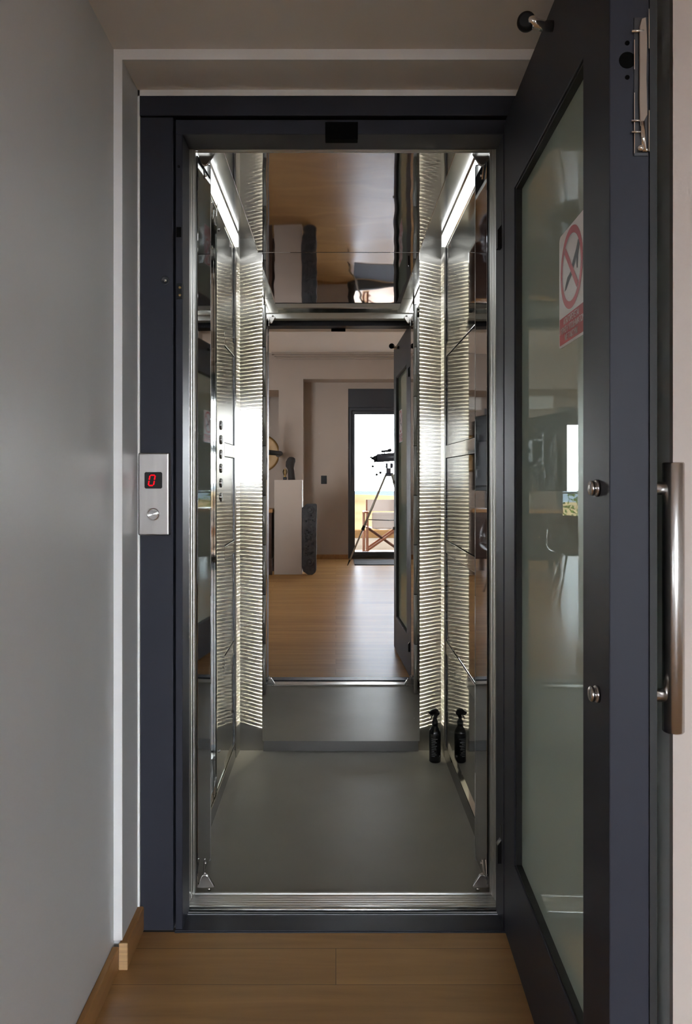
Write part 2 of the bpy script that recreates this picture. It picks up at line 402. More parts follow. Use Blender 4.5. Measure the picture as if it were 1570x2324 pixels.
# hinge blocks beside the leaf
for z, s in ((1.86, 1), (.215, -1)):
    part('hinge_block', prism(B(), [(.432, 2.06, z-.05), (.4475, 2.06, z-.05), (.4475, 2.06, z+.05), (.442, 2.06, z+.05), (.442, 2.06, z+.012), (.432, 2.06, z-.002)], (0, .02, 0)), 'black', fr)

# ------------------------------------------------------------------ call panel
cp = thing('call_panel', 'small brushed steel call panel with red floor digit on left jamb', 'call panel', (-.476, FY, 1.045))
part('face_plate', box(B(), -.5165, -.4355, FY-.024, FY, 1.0455, 1.2615), 'plate', cp, .004, seg=3)
dp = part('display', prism(B(), [(x, FY-.0255, z) for x, z in ((-.499,1.171),(-.496,1.168),(-.456,1.168),(-.453,1.171),(-.453,1.208),(-.456,1.211),(-.496,1.211),(-.499,1.208))], (0, .004, 0)), 'black', cp)
bm = B(); zc, xc = 1.1895, -.480; hw, hh, t, sl = .0068, .0135, .0030, .17
def seg(a, b):
    (x0, z0), (x1, z1) = a, b; d = Vector((x1-x0, 0, z1-z0)); d.normalize(); n = Vector((-d.z, 0, d.x))*t/2
    P = lambda x, z: Vector((xc+x+sl*z, FY-.0262, zc+z))
    p0, p1 = Vector((x0, 0, z0))+d*.0011, Vector((x1, 0, z1))-d*.0011
    q = [p0, p0+d*.001+n, p1-d*.001+n, p1, p1-d*.001-n, p0+d*.001-n]
    prism(bm, [P(v.x, v.z) for v in q], (0, .0006, 0))
for a, b in (((-hw,hh),(hw,hh)), ((-hw,-hh),(hw,-hh)), ((-hw,0),(-hw,hh)), ((hw,0),(hw,hh)), ((-hw,-hh),(-hw,0)), ((hw,-hh),(hw,0))): seg(a, b)
part('floor_digit', bm, 'digit', dp, label='glowing red digit 0')
bt = part('call_button', lathe(B(), ((.0165, 0), (.0165, .003), (.0148, .005), (.0135, .005), (.0135, .002), (.0128, .002)), (-.4765, FY-.024, 1.101), 36, (0,-1,0)), 'chrome', cp)
m, nt, out = mat('spun_steel')
g = N(nt, 'ShaderNodeBsdfAnisotropic'); g.inputs['Color'].default_value = (.7, .7, .7, 1); g.inputs['Roughness'].default_value = .28; g.inputs['Anisotropy'].default_value = .75
tg = N(nt, 'ShaderNodeTangent', direction_type='RADIAL', axis='Y'); nt.links.new(tg.outputs[0], g.inputs['Tangent']); nt.links.new(g.outputs[0], out.inputs[0])
part('button_cap', lathe(B(), ((.012, 0), (.012, .0045), (.0115, .005)), (-.4765, FY-.024, 1.101), 40, (0,-1,0)), m, bt)

# ------------------------------------------------------------------ landing door leaf (open)
du = Vector((-.0328, -1, 0)).normalized(); dn = Vector((1, -.0328, 0)).normalized(); H = Vector((.4435, 2.030, 0))
def L(v): return H + du*v.x + dn*v.y + Vector((0, 0, v.z))      # u along leaf, t outward, z up
LW, TH = .860, .0595
dr = thing('elevator_door', 'open anthracite lift door leaf with a tall tinted glass pane, swung towards viewer', 'door', tuple(L(Vector((LW/2, TH/2, 0)))))
bm = B(); ring(bm, (0, LW, .006, 2.131), (.131, .720, .24, 1.911), 0, TH, L)
part('leaf_frame', bm, 'anth', dr, .002)
bm = B(); ring(bm, (.1312, .7198, .2402, 1.9108), (.136, .715, .245, 1.906), .004, TH-.004, L)
part('glazing_seal', bm, 'rubber', dr)
part('glass_pane', box(B(), .1355, .7155, .018, .026, .2445, 1.9065, L), 'leafglass', dr)
bm = B(); ring(bm, (.0, LW+.002, .012, 2.126), (.05, LW-.05, .10, 2.05), TH, TH+.011, L)
part('rebate_seal', bm, 'rubber', dr)
for z in (1.181, .854):
    bl = part('handle_bolt', lathe(B(), ((.0135, 0), (.0135, .0045), (.0125, .0055), (.0105, .0058), (.0105, .008), (.0122, .0085), (.0122, .0125), (.010, .0145), (.001, .0152)), L(Vector((.805, 0, z))), 26, -dn), 'steel_h', dr)
hd = part('pull_handle', lathe(B(), ((.0150, 0), (.0165, .002), (.0165, .424), (.0150, .426)), L(Vector((.807, .1165, .796))), 32), 'steel_h', dr)
for z in (1.181, .854):
    so = cyl(B(), L(Vector((.807, TH, z))), L(Vector((.807, .106, z))), .0105); cyl(so, L(Vector((.807, TH, z))), L(Vector((.807, TH+.0225, z))), .0175)
    part('handle_standoff', so, 'steel_h', hd)
# latch on the lock edge (edge face is u = LW)
E = lambda t, z, u=0.: L(Vector((LW+u, t, z)))
EB = lambda bm, t0, t1, u0, u1, z0, z1: box(bm, LW+u0, LW+u1, t0, t1, z0, z1, L)
lt = part('latch_plate', EB(B(), .036, .057, 0, .002, 1.685, 1.895), 'anth_dark', dr, .0005)
bm = B(); EB(bm, .0355, .0367, .002, .004, 1.688, 1.78); EB(bm, .0355, .0367, .002, .004, 1.815, 1.86); EB(bm, .0565, .0577, .002, .006, 1.690, 1.752); EB(bm, .0565, .0577, .002, .006, 1.845, 1.905)
part('latch_rail', bm, 'chrome', lt)
bm = B()
prof = [(.043, 1.878), (.046, 1.89), (.052, 1.892), (.054, 1.86), (.053, 1.80), (.0545, 1.745), (.049, 1.735), (.044, 1.728), (.0425, 1.77), (.043, 1.82)]
prism(bm, [E(t, z, .003) for t, z in prof], du*.004)
part('tape_strip', bm, 'tape', lt, .0008)
bm = B()
for z in (1.872, 1.737, 1.720): cyl(bm, E(.031, z, .005), E(.049, z, .005), .0014 if z < 1.8 else .0024, 12)
part('latch_pin', bm, 'chrome', lt)
bm = B(); cyl(bm, E(.047, 1.735, .004), E(.0505, 1.69, .004), .004, 14); ball(bm, E(.0445, 1.695, .005), .0055, 2); ball(bm, E(.053, 1.692, .005), .003, 2)
part('latch_hook', bm, 'chrome', lt)
part('edge_hole', cyl(B(), E(.0265, 1.831), E(.0265, 1.831, .0008), .0125, 28), 'void', dr)
for z in (1.857, 1.805): part('edge_hole', cyl(B(), E(.0265, z), E(.0265, z, .0008), .0035, 14), 'void', dr)
# bent stay arm with a black knob near the top of the leaf
kn = L(Vector((.515, -.052, 2.094)))
sw = sweep(B(), [kn+Vector((.006, .0, .006)), kn+Vector((.010, -.006, -.002)), L(Vector((.519, -.036, 2.0875))), L(Vector((.516, -.02, 2.085))), L(Vector((.514, 0, 2.085)))], .0105, 16)
sa = part('stay_arm', sw, 'chrome', dr)
part('stay_knob', lathe(B(), ((.012, -.010), (.017, -.008), (.0185, 0), (.017, .008), (.012, .010)), kn, 28, (-.35, -1, -.15)), 'black', sa)

# ------------------------------------------------------------------ prohibition sign on the pane
G0 = .018-.0006
def SG(v): return L(Vector((v.x, G0-v.z, v.y)))        # v.x along u, v.y up, v.z towards viewer
sx, sz = .584, 1.452                                   # centre u, bottom z
sg = thing('prohibition_sign', 'red and white no high heels sticker on the tinted door pane', 'sign', tuple(SG(Vector((sx, sz, 0)))))
W2, HS = .088, .221
pl = []
rc = .012
for cx, cz, a0 in ((W2-rc, HS-rc, 0), (-W2+rc, HS-rc, 90), (-W2+.006, .006, 180), (W2-.006, .006, 270)):
    for k in range(6):
        a = math.radians(a0+18*k); r = rc if a0 < 180 else .006
        pl.append((cx+r*math.cos(a), cz+r*math.sin(a)))
part('sticker', prism(B(), [SG(Vector((sx+x, sz+z, 0))) for x, z in pl], -dn*.0004), 'signwhite', sg)
bm = B(); cz, Ro, Ri = .140, .0765, .0625
n = 56
for k in range(n):
    a, b = 2*PI*k/n, 2*PI*(k+1)/n
    q = [(Ri*math.cos(a), Ri*math.sin(a)), (Ro*math.cos(a), Ro*math.sin(a)), (Ro*math.cos(b), Ro*math.sin(b)), (Ri*math.cos(b), Ri*math.sin(b))]
    bm.faces.new([bm.verts.new(SG(Vector((sx+x, sz+cz+z, .0008)))) for x, z in q])
c45 = math.cos(PI/4)
d = (c45, -c45); nn = (c45, c45); h = .0068
q = [(d[0]*-.060+nn[0]*h, d[1]*-.060+nn[1]*h), (d[0]*.060+nn[0]*h, d[1]*.060+nn[1]*h), (d[0]*.060-nn[0]*h, d[1]*.060-nn[1]*h), (d[0]*-.060-nn[0]*h, d[1]*-.060-nn[1]*h)]
bm.faces.new([bm.verts.new(SG(Vector((sx+x, sz+cz+z, .0009)))) for x, z in q])
part('prohibition_ring', bm, 'signred', sg)
# high heel silhouette: toe low left, heel high right
shoe = [(p*.0765/1.22, q*.0765/1.22) for p, q in ((-.62,-.46),(-.44,-.44),(-.2,-.30),(.06,-.20),(.30,.00),(.44,.12),(.47,-.14),(.56,-.16),(.60,.12),(.74,.36),(.70,.52),(.58,.50),(.42,.32),(.14,.12),(-.06,-.08),(-.16,-.12),(-.34,-.16),(-.52,-.32))]
bm = B(); bm.faces.new([bm.verts.new(SG(Vector((sx+x, sz+cz+z, .0007)))) for x, z in [(p*1.22, q*1.22) for p, q in shoe]])
part('heel_symbol', bm, 'signdark', sg)
bm = B(); bm.faces.new([bm.verts.new(SG(Vector((sx+x, sz+z, .0007)))) for x, z in ((-.083,.005),(.083,.005),(.083,.057),(-.083,.057))])
part('red_band', bm, 'signred', sg)
for i, tx in enumerate(('ΑΠΑΓΟΡΕΥΕΤΑΙ', 'Η ΧΡΗΣΗ ΥΠΟΔΗΜΑΤΩΝ', 'ΜΕ ΤΑΚΟΥΝΙ')):
    part('sign_text', extr_text(tx, .0165, lambda v, i=i: SG(Vector((sx+v.x*.86, sz+.0415-.0160*i+v.y, .0012+v.z*.2)))), 'signwhite', sg)

# ------------------------------------------------------------------ the cabin
cb = thing('elevator_cabin', 'lift cabin lined with polished steel panels and grey floor', 'elevator', (.018, 2.8, 0))
part('cabin_floor', box(B(), -.455, .49, CY0, 3.40, -.06, 0), 'vinyl', cb)
bm = B()
box(bm, -.418, .4545, 2.1375, 2.214, -.05, .0026)
for y in (2.146, 2.158, 2.170, 2.182, 2.194): box(bm, -.417, .4535, y, y+.0105, .0015, .0036)
cyl(bm, (-.4185, 2.1435, -.0035), (.455, 2.1435, -.0035), .0085, 24)
part('sill', bm, 'alu', cb, .0015)
part('floor_strip', box(B(), -.41, .45, 2.207, 2.216, -.01, .0065), 'alu', cb, .003)
# entrance frame: ribbed aluminium profiles
def rib(a, b, n=4, g=.0022):
    a, b = Vector(a), Vector(b); d = (b-a); nrm = Vector((-d.y, d.x)).normalized(); out = []
    for k in range(n):
        for f, o in ((.04, 0), (.80, 0), (.84, g), (.98, g)):
            p = a+d*((k+f)/n)+nrm*o; out.append((p.x, p.y))
    return out
pl = rib((-.4150, 2.150), (-.4010, 2.217)); pl = [(-.47, 2.150)]+pl+[(-.47, 2.217)]
part('entrance_post', prism(B(), [(x, y, .0045) for x, y in pl], (0, 0, 2.132)), 'alu', cb)
part('entrance_post', prism(B(), [(.0395-x, y, .0045) for x, y in pl], (0, 0, 2.132)), 'alu', cb)
pl = rib((2.150, 2.1305), (2.217, 2.1315), 4, -.002)
pl = [(2.150, 2.165)]+[(a, b) for a, b in pl]+[(2.217, 2.165)]
part('entrance_header', prism(B(), [(-.41, y, z) for y, z in pl], (.859, 0, 0)), 'alu', cb)
part('transom', box(B(), -.455, .49, 2.2175, 2.235, 2.158, RZ), 'band', cb, .001)
# back wall: brushed steel behind the mirror, skirting below it
part('back_panel', box(B(), -.4195, -.2, CY1, 3.40, 0, RZ), 'brush', cb)
part('back_panel', box(B(), .24, .4605, CY1, 3.40, 0, RZ), 'brush', cb)
part('back_panel', box(B(), -.2, .24, CY1+.004, 3.40, 0, RZ), 'skirt', cb)
part('back_skirting', box(B(), -.3165, .3605, 3.363, 3.379, 0, .050), 'skirt', cb, .001)
for s, xp, x0, x1 in ((-1, -.47, -.4245, -.4185), (1, .51, .4615, .4595)):
    pl = [(xp, 3.286), (x0, 3.286), (x1, 3.40), (xp, 3.40)]
    part('corner_post', prism(B(), [(x, y, 0) for x, y in pl], (0, 0, RZ)), 'brush', cb, .0008)
# side walls
def side(x, s, y_band, name):
    """s=+1 for the left wall (faces +X)"""
    bx = lambda a, b: (x+s*a, x+s*b) if s > 0 else (x+s*b, x+s*a)
    t0, t1 = bx(-.03, 0)
    w = part('side_panel', box(B(), t0, t1, 2.24, 3.29, .0, RZ), 'pol', cb)
    for z in (.474, .902, 1.304, 1.735):
        a, b = bx(-.01, .0035); part('wall_band', box(B(), a, b, y_band, 3.283, z-.026, z+.026), 'band', w, .001)
        a, b = bx(-.01, .0008); bm = B(); box(bm, a, b, y_band, 3.283, z+.026, z+.0285); box(bm, a, b, y_band, 3.283, z-.0285, z-.026)
        part('shadow_gap', bm, 'void', w)
    a, b = bx(-.01, .008); part('side_skirting', box(B(), a, b, 2.25, 3.284, 0, .060), 'skirt', w, .001)
    a, b = bx(-.01, .0095); bm = B(); box(bm, a, b, 2.25, 3.284, .0605, .0635); box(bm, a, b-.004 if s > 0 else b, 2.25, 3.284, .068, .071)
    part('skirting_bead', bm, 'band', w)
    a, b = bx(-.002, .003); part('edge_strip', box(B(), a, b, 3.275, 3.285, .07, 2.17), 'anth_dark', w)
side(WL, 1, 2.985, 'left'); side(WR, -1, 2.40, 'right')
part('recess_panel', box(B(), -.46, .50, 2.217, 3.40, RZ, RZ+.03), 'cove', cb)
ce = part('ceiling_panel', box(B(), -.337, .360, 2.29, 3.3515, CZ, CZ+.012), 'pol_ceil', cb)
bm = B(); box(bm, -.3385, -.336, 2.29, 3.3515, CZ-.002, CZ+.013); box(bm, .359, .3615, 2.29, 3.3515, CZ-.002, CZ+.013); box(bm, -.336, .359, 2.288, 2.291, CZ-.002, CZ+.013)
part('ceiling_trim', bm, 'chrome', ce)

# wall mirror, leaning back a little
mi = thing('wall_mirror', 'tall frameless mirror covering middle of the cabin back wall', 'mirror', (.022, MY, .053))
tilt = Matrix.Rotation(-.00514, 4, 'X'); pc = Vector((0, MY, 1.1))
def MT(v): return pc + tilt @ (v-pc)
part('mirror_glass', box(B(), -.3197, .3637, MY, MY+.005, .053, 2.1725, MT), 'mirror', mi, .0008)

mm = M['mirror']; nt = mm.node_tree; p = [n for n in nt.nodes if n.type == 'BSDF_PRINCIPLED'][0]; out = [n for n in nt.nodes if n.type == 'OUTPUT_MATERIAL'][0]
tc = N(nt, 'ShaderNodeTexCoord'); vo = N(nt, 'ShaderNodeTexVoronoi', Scale=22.); nt.links.new(tc.outputs['Object'], vo.inputs['Vector'])
sx_ = N(nt, 'ShaderNodeSeparateColor'); nt.links.new(vo.outputs['Color'], sx_.inputs[0])
th = N(nt, 'ShaderNodeMath', operation='MULTIPLY_ADD'); th.inputs[1].default_value = .085; th.inputs[2].default_value = -.045; nt.links.new(sx_.outputs[0], th.inputs[0])
lt = N(nt, 'ShaderNodeMath', operation='LESS_THAN'); nt.links.new(vo.outputs['Distance'], lt.inputs[0]); nt.links.new(th.outputs[0], lt.inputs[1])
fa = N(nt, 'ShaderNodeMath', operation='MULTIPLY'); fa.inputs[1].default_value = .6; nt.links.new(lt.outputs[0], fa.inputs[0])
df = N(nt, 'ShaderNodeBsdfDiffuse'); df.inputs[0].default_value = (.8, .8, .8, 1)
ms = N(nt, 'ShaderNodeMixShader'); nt.links.new(fa.outputs[0], ms.inputs[0]); nt.links.new(p.outputs[0], ms.inputs[1]); nt.links.new(df.outputs[0], ms.inputs[2]); nt.links.new(ms.outputs[0], out.inputs[0])

# LED strips hidden behind both mirror edges
pitch = .0164
def leds(s, x):
    st = thing('led_strip', 'vertical LED strip behind %s mirror edge lighting brushed steel' % ('left' if s < 0 else 'right'), 'light strip', (x, 3.362, .08), 'LED strips behind the mirror')
    part('strip_tape', box(B(), min(x, x-s*.002), max(x, x-s*.002), 3.3545, 3.3725, .085, 2.15), 'signwhite', st)
    bm = B(); z = .095
    while z < 2.145:
        y0, y1 = 3.3600, 3.3640
        bm.faces.new([bm.verts.new(v) for v in ((x+s*.0008, y0, z-.0012), (x+s*.0008, y1, z-.0012), (x+s*.0008, y1, z+.0012), (x+s*.0008, y0, z+.0012))])
        z += pitch
    o = part('led_chips', bm, 'led', st); o['kind'] = 'stuff'
leds(-1, -.3197+.007); leds(1, .3637-.007)

# linear lamps along both top edges
def lamp(s, x, lab):
    lp = thing('ceiling_lamp', lab, 'lamp', (x, 2.8, RZ-.06), 'linear lamps under the cabin ceiling')
    a = lambda d: x+s*d
    pl = [(a(.0005), RZ-.012), (a(.017), RZ-.012), (a(.018), RZ-.014), (a(.003), RZ-.060), (a(.0005), RZ-.062)]
    part('lamp_diffuser', prism(B(), [(px, 2.28, z) for px, z in pl], (0, 1.005, 0)), 'tube', lp)
    part('lamp_body', box(B(), min(a(.0005), a(.0175)), max(a(.0005), a(.0175)), 2.28, 3.285, RZ-.0115, RZ-.001), 'band', lp, .001)
    pl = [(a(.0005), RZ-.0625), (a(.0035), RZ-.0615), (a(.0045), RZ-.065), (a(.0005), RZ-.069)]
    part('lamp_rail', prism(B(), [(px, 2.27, z) for px, z in pl], (0, 1.018, 0)), 'band', lp)
    for y0, y1 in ((2.262, 2.279), (3.2855, 3.289)): part('end_cap', box(B(), min(a(0), a(.02)), max(a(0), a(.02)), y0, y1, RZ-.064, RZ-.001), 'chrome', lp, .001)
lamp(1, WL, 'bright linear lamp along top of the cabin left wall')
lamp(-1, WR, 'bright linear lamp along top of the cabin right wall')

# folding cabin doors, stacked open at both sides of the entrance
def fold(s, x, lab, ang):
    fd = thing('folding_door', lab, 'door', (x, 2.31, .01), 'folded cabin doors')
    a = lambda d: x+s*d                         # d grows into the wall
    tn = math.tan(math.radians(ang))
    T = lambda v: Vector((x+s*(v.x+(2.388-v.y)*tn), v.y, v.z))
    part('door_panel', box(B(), 0, .010, 2.222, 2.388, .020, 2.125, T), 'pol_front', fd, .001)
    part('door_panel', box(B(), .014, .024, 2.222, 2.388, .020, 2.125, T), 'pol_front', fd, .001)
    hb = B(); gap = B(); z = .004; n = 0
    while z < 2.12:
        z1 = min(z+.275, 2.165)
        cyl(hb, (a(.0105), 2.400, z+.002), (a(.0105), 2.400, z1-.002), .0100, 22)
        cyl(gap, (a(.0105), 2.400, z1-.0022), (a(.0105), 2.400, z1+.0022), .0088, 18)
        z = z1
    hg = part('door_hinge', hb, 'hinge', fd)
    part('hinge_gap', gap, 'black', hg)
    for z0, d in ((.013, 1), (2.134, -1)):
        # pivot bracket: rounded triangular plate, a bent tab with screws, a stud
        bx = x+s*-.012
        tri = [(-.025, 0), (-.0225, -.002), (.0225, -.002), (.025, 0), (.0245, .004), (.006, .033), (.002, .0355), (-.007, .0355), (-.011, .033)]
        bm = prism(B(), [(bx-s*px*1.0, 2.226, z0+d*pz) for px, pz in tri], (0, .010, 0))
        br = part('pivot_bracket', bm, 'steel_h', fd, .0015)
        bm = prism(B(), [(a(-.004), 2.2375, z0+d*.016), (a(-.004), 2.262, z0+d*.062), (a(-.004), 2.274, z0+d*.060), (a(-.004), 2.246, z0+d*.010)], (s*.003, 0, 0))
        part('bracket_tab', bm, 'chrome', br)
        bm = B()
        for yy, zz in ((2.246, .028), (2.262, .052)): cyl(bm, (a(-.002), yy, z0+d*zz), (a(-.009), yy, z0+d*zz), .0035, 12)
        part('bracket_screw', bm, 'chrome', br)
        part('pivot_stud', cyl(B(), (bx+s*-.010, 2.231, z0+d*-.002), (bx+s*-.010, 2.231, z0+d*-.0105), .0055, 16), 'chrome', br)
fold(-1, -.388, 'folded steel cabin door stacked at left side of the entrance', 3.3)
fold(1, .432, 'folded steel cabin door stacked at right side of the entrance', 1.0)

# operating panel on the left wall
cop = thing('control_panel', 'full height steel control panel with six round buttons on cabin left wall', 'control panel', (WL, 2.87, .07))
part('panel_plate', box(B(), WL, WL+.004, 2.772, 2.980, .073, 2.168), 'pol', cop, .001)
bm = B(); box(bm, WL, WL+.007, 2.752, 2.771, .071, 2.172); box(bm, WL, WL+.012, 2.735, 2.7505, .071, 2.172)
part('panel_trim', bm, 'pol', cop, .001)
for z in (1.391, 1.337, 1.2825, 1.230, 1.175, 1.122):
    b = part('floor_button', lathe(B(), ((.0175, 0), (.0175, .003), (.0155, .005), (.0140, .005), (.0140, .002)), (WL+.004, 2.888, z), 30, (1,0,0)), 'chrome', cop)
    part('button_cap', lathe(B(), ((.012, 0), (.012, .004), (.0112, .005)), (WL+.004, 2.888, z), 26, (1,0,0)), 'anth_dark', b)
for z in (2.105, .19): part('panel_screw', lathe(B(), ((.0055, 0), (.0055, .003), (.003, .006), (.001, .0065)), (WL+.004, 2.835, z), 16, (1,0,0)), 'steel_h', cop)

# spray bottle
bx, by = .417, 3.245
sp = thing('spray_bottle', 'black plastic spray bottle standing in the right rear cabin corner', 'bottle', (bx, by, .0006))
part('bottle_body', lathe(B(), ((.0005, 0), (.022, .0005), (.0245, .004), (.0245, .118), (.0235, .128), (.018, .140), (.0125, .148), (.0115, .156)), (bx, by, 0), 36), 'bottle', sp)
nk = part('spray_collar', lathe(B(), ((.0128, .153), (.0128, .170), (.010, .172), (.008, .180), (.007, .188)), (bx, by, 0), 24), 'black', sp)
hd = [(-.021,.196),(-.023,.204),(-.021,.213),(-.010,.222),(.002,.225),(.012,.219),(.019,.206),(.018,.199),(.011,.194),(.008,.184),(-.005,.184),(-.005,.198)]
part('spray_head', prism(B(), [(bx+x, by-.008, z) for x, z in hd], (0, .016, 0)), 'bottle', sp, .002)
part('spray_trigger', prism(B(), [(bx+x, by-.004, z) for x, z in ((-.006,.198),(-.012,.190),(-.018,.176),(-.0205,.178),(-.015,.194),(-.011,.202))], (0, .008, 0)), 'black', sp, .001)
part('spray_nozzle', cyl(B(), (bx-.019, by, .206), (bx-.027, by, .204), .0055, 16), 'black', sp)
# printed panel on the front of the body (curved, lines of small print)
bm = B()
def curved(z0, z1, a0, a1, n=6, r=.02465):
    for k in range(n):
        p = []
        for a, z in ((a0+(a1-a0)*k/n, z0), (a0+(a1-a0)*(k+1)/n, z0), (a0+(a1-a0)*(k+1)/n, z1), (a0+(a1-a0)*k/n, z1)):
            p.append(bm.verts.new((bx+r*math.sin(a), by-r*math.cos(a), z)))
        bm.faces.new(p)
z = .100
for k, w in enumerate((.9, .6, .75, .5, .8, .66, .7, .4, .6, .72, .5)):
    curved(z, z+.0022, -.75, -.75+1.2*w); z -= .0072
curved(.024, .032, .62, .95)
part('bottle_label', bm, 'label', sp)

# ------------------------------------------------------------------ room things, seen in the mirror
# white plinth before the pillar
pb = part('plinth', box(B(), -.796, -.438, -3.67, -3.26, 0, 1.222), 'paint_dim', None, .006, origin=(-.617, -3.465, 0))
tag(pb, 'waist high white plinth standing before the pillar', 'plinth')
# carved wooden head and bulb lamp on the plinth
o = thing('sculpture', 'dark carved wooden head sculpture on the white plinth', 'sculpture', (-.585, -3.40, 1.222))
bm = sweep(B(), [(-.578, -3.40, 1.222), (-.58, -3.40, 1.26), (-.585, -3.40, 1.33), (-.590, -3.40, 1.37), (-.600, -3.395, 1.405), (-.597, -3.40, 1.445), (-.580, -3.405, 1.485), (-.572, -3.405, 1.512), (-.570, -3.405, 1.522)], [.047, .046, .044, .042, .058, .060, .055, .040, .015], 18)
part('carved_body', bm, 'drift', o)
o = thing('bulb_lamp', 'small filament bulb lamp beside the carved head', 'lamp', (-.665, -3.38, 1.222))
bm = box(B(), -.688, -.640, -3.41, -3.35, 1.222, 1.258); part('lamp_base', bm, 'black', o, .006)
part('lamp_bulb', lathe(B(), ((.012, 0), (.014, .02), (.028, .055), (.030, .075), (.020, .10), (.004, .11)), (-.664, -3.38, 1.258), 20), 'bulb', o)
part('bulb_cap', lathe(B(), ((.011, 0), (.013, .002), (.013, .018), (.011, .02)), (-.664, -3.38, 1.258), 16), 'brass', o)
# carved stone slab
o = thing('stone_slab', 'tall carved dark stone slab standing on floor beside the white plinth', 'stone', (-.335, -3.3, 0))
pl = [(-.435, .10), (-.42, .045), (-.395, .028), (-.36, .0), (-.30, .0), (-.265, .03), (-.252, .06), (-.246, .88), (-.250, .905), (-.262, .912), (-.372, .912), (-.385, .905), (-.402, .885), (-.425, .872), (-.435, .858)]
part('slab_body', prism(B(), [(x, -3.36, z) for x, z in pl], (0, .12, 0)), 'stone', o, .006)
bm = B()
for zc, R in ((.835, .045), (.165, .045)):
    pts = [(-.332+R*math.cos(2*PI*k/24), -3.238, zc+R*math.sin(2*PI*k/24)) for k in range(25)]
    sweep(bm, pts, .008, 8); lathe(bm, ((.022, 0), (.020, .008), (.005, .010)), (-.332, -3.24, zc), 18, (0,1,0))
part('carved_rosette', bm, 'stone', o)
bm = B()
for k in range(60):
    a = random.uniform(-.40, -.275); z = random.uniform(.25, .77)
    lathe(bm, ((random.uniform(.006, .014), 0), (.004, .007)), (a, -3.24, z), 7, (0,1,0))
part('carved_relief', bm, 'stone', o)
# light switch
o = part('light_switch', box(B(), -.231, -.142, -5.36, -5.348, 1.17, 1.30), 'black', None, .003, origin=(-.186, -5.354, 1.235))
tag(o, 'black light switch plate on wall left of the balcony window', 'switch')
# doormat
o = part('doormat', box(B(), .27, 1.5, -5.22, -4.42, 0, .012), 'mat', None, .003, origin=(.85, -4.8, 0))
tag(o, 'dark grey doormat before the balcony window', 'doormat')
# telescope on tripod
o = thing('telescope', 'dark telescope on a three legged tripod before the balcony window', 'telescope', (.78, -4.55, 0))
hub = Vector((.78, -4.55, 1.31))
for fx, fy in ((.165, -4.36), (1.12, -4.12), (1.60, -4.75)):
    ft = Vector((fx, fy, 0)); top = hub+Vector((fx-.78, fy+4.55, 0)).normalized()*.05
    kn = ft.lerp(top, .40)
    lg = part('tripod_leg', cyl(B(), kn, top, .016, 12), 'tripod', o)
    part('leg_lower', cyl(B(), ft.lerp(top, .06), kn, .0125, 12), 'tripod', lg)
    bm = cyl(B(), ft, ft.lerp(top, .06), .004, 10, .015); part('leg_foot', bm, 'rubber', lg)
    part('leg_clamp', cyl(B(), ft.lerp(top, .385), ft.lerp(top, .43), .024, 14), 'black', lg)
bm = B()
for fx, fy in ((.165, -4.36), (1.12, -4.12), (1.60, -4.75)): cyl(bm, Vector((fx, fy, 0)).lerp(hub, .5), (.78, -4.55, .64), .006, 8)
part('leg_spreader', bm, 'black', o)
bm = cyl(B(), (.78, -4.55, 1.28), (.78, -4.55, 1.33), .06, 20); box(bm, .735, .80, -4.58, -4.52, 1.33, 1.40); box(bm, .725, .755, -4.58, -4.52, 1.40, 1.47); box(bm, .79, .83, -4.58, -4.52, 1.40, 1.47)
part('mount_head', bm, 'scope', o)
tb = part('optical_tube', cyl(B(), (.60, -4.55, 1.545), (1.32, -4.55, 1.60), .062, 28), 'scope', o)
bm = cyl(B(), (.60, -4.55, 1.545), (.545, -4.55, 1.541), .050, 20, .030); cyl(bm, (.55, -4.55, 1.541), (.515, -4.55, 1.549), .020, 14); cyl(bm, (.515, -4.55, 1.549), (.500, -4.55, 1.565), .017, 14)
cyl(bm, (.59, -4.55, 1.49), (.59, -4.55, 1.50), .014, 12); cyl(bm, (.57, -4.58, 1.50), (.57, -4.52, 1.50), .016, 12)
part('focuser', bm, 'black', tb)
bm = cyl(B(), (.66, -4.55, 1.645), (.80, -4.55, 1.652), .016, 14); box(bm, .70, .715, -4.556, -4.544, 1.60, 1.64); cyl(bm, (.76, -4.55, 1.655), (.81, -4.55, 1.668), .022, 14)
part('finder_scope', bm, 'black', tb)
bm = B()
for p, e in (((.74, -4.53, 1.43), (.535, -4.50, 1.425)), ((.76, -4.53, 1.345), (.59, -4.48, 1.305)), ((.76, -4.53, 1.36), (.645, -4.49, 1.335))):
    cyl(bm, p, e, .003, 8); ball(bm, e, .019, 2)
part('control_knob', bm, 'black', o)
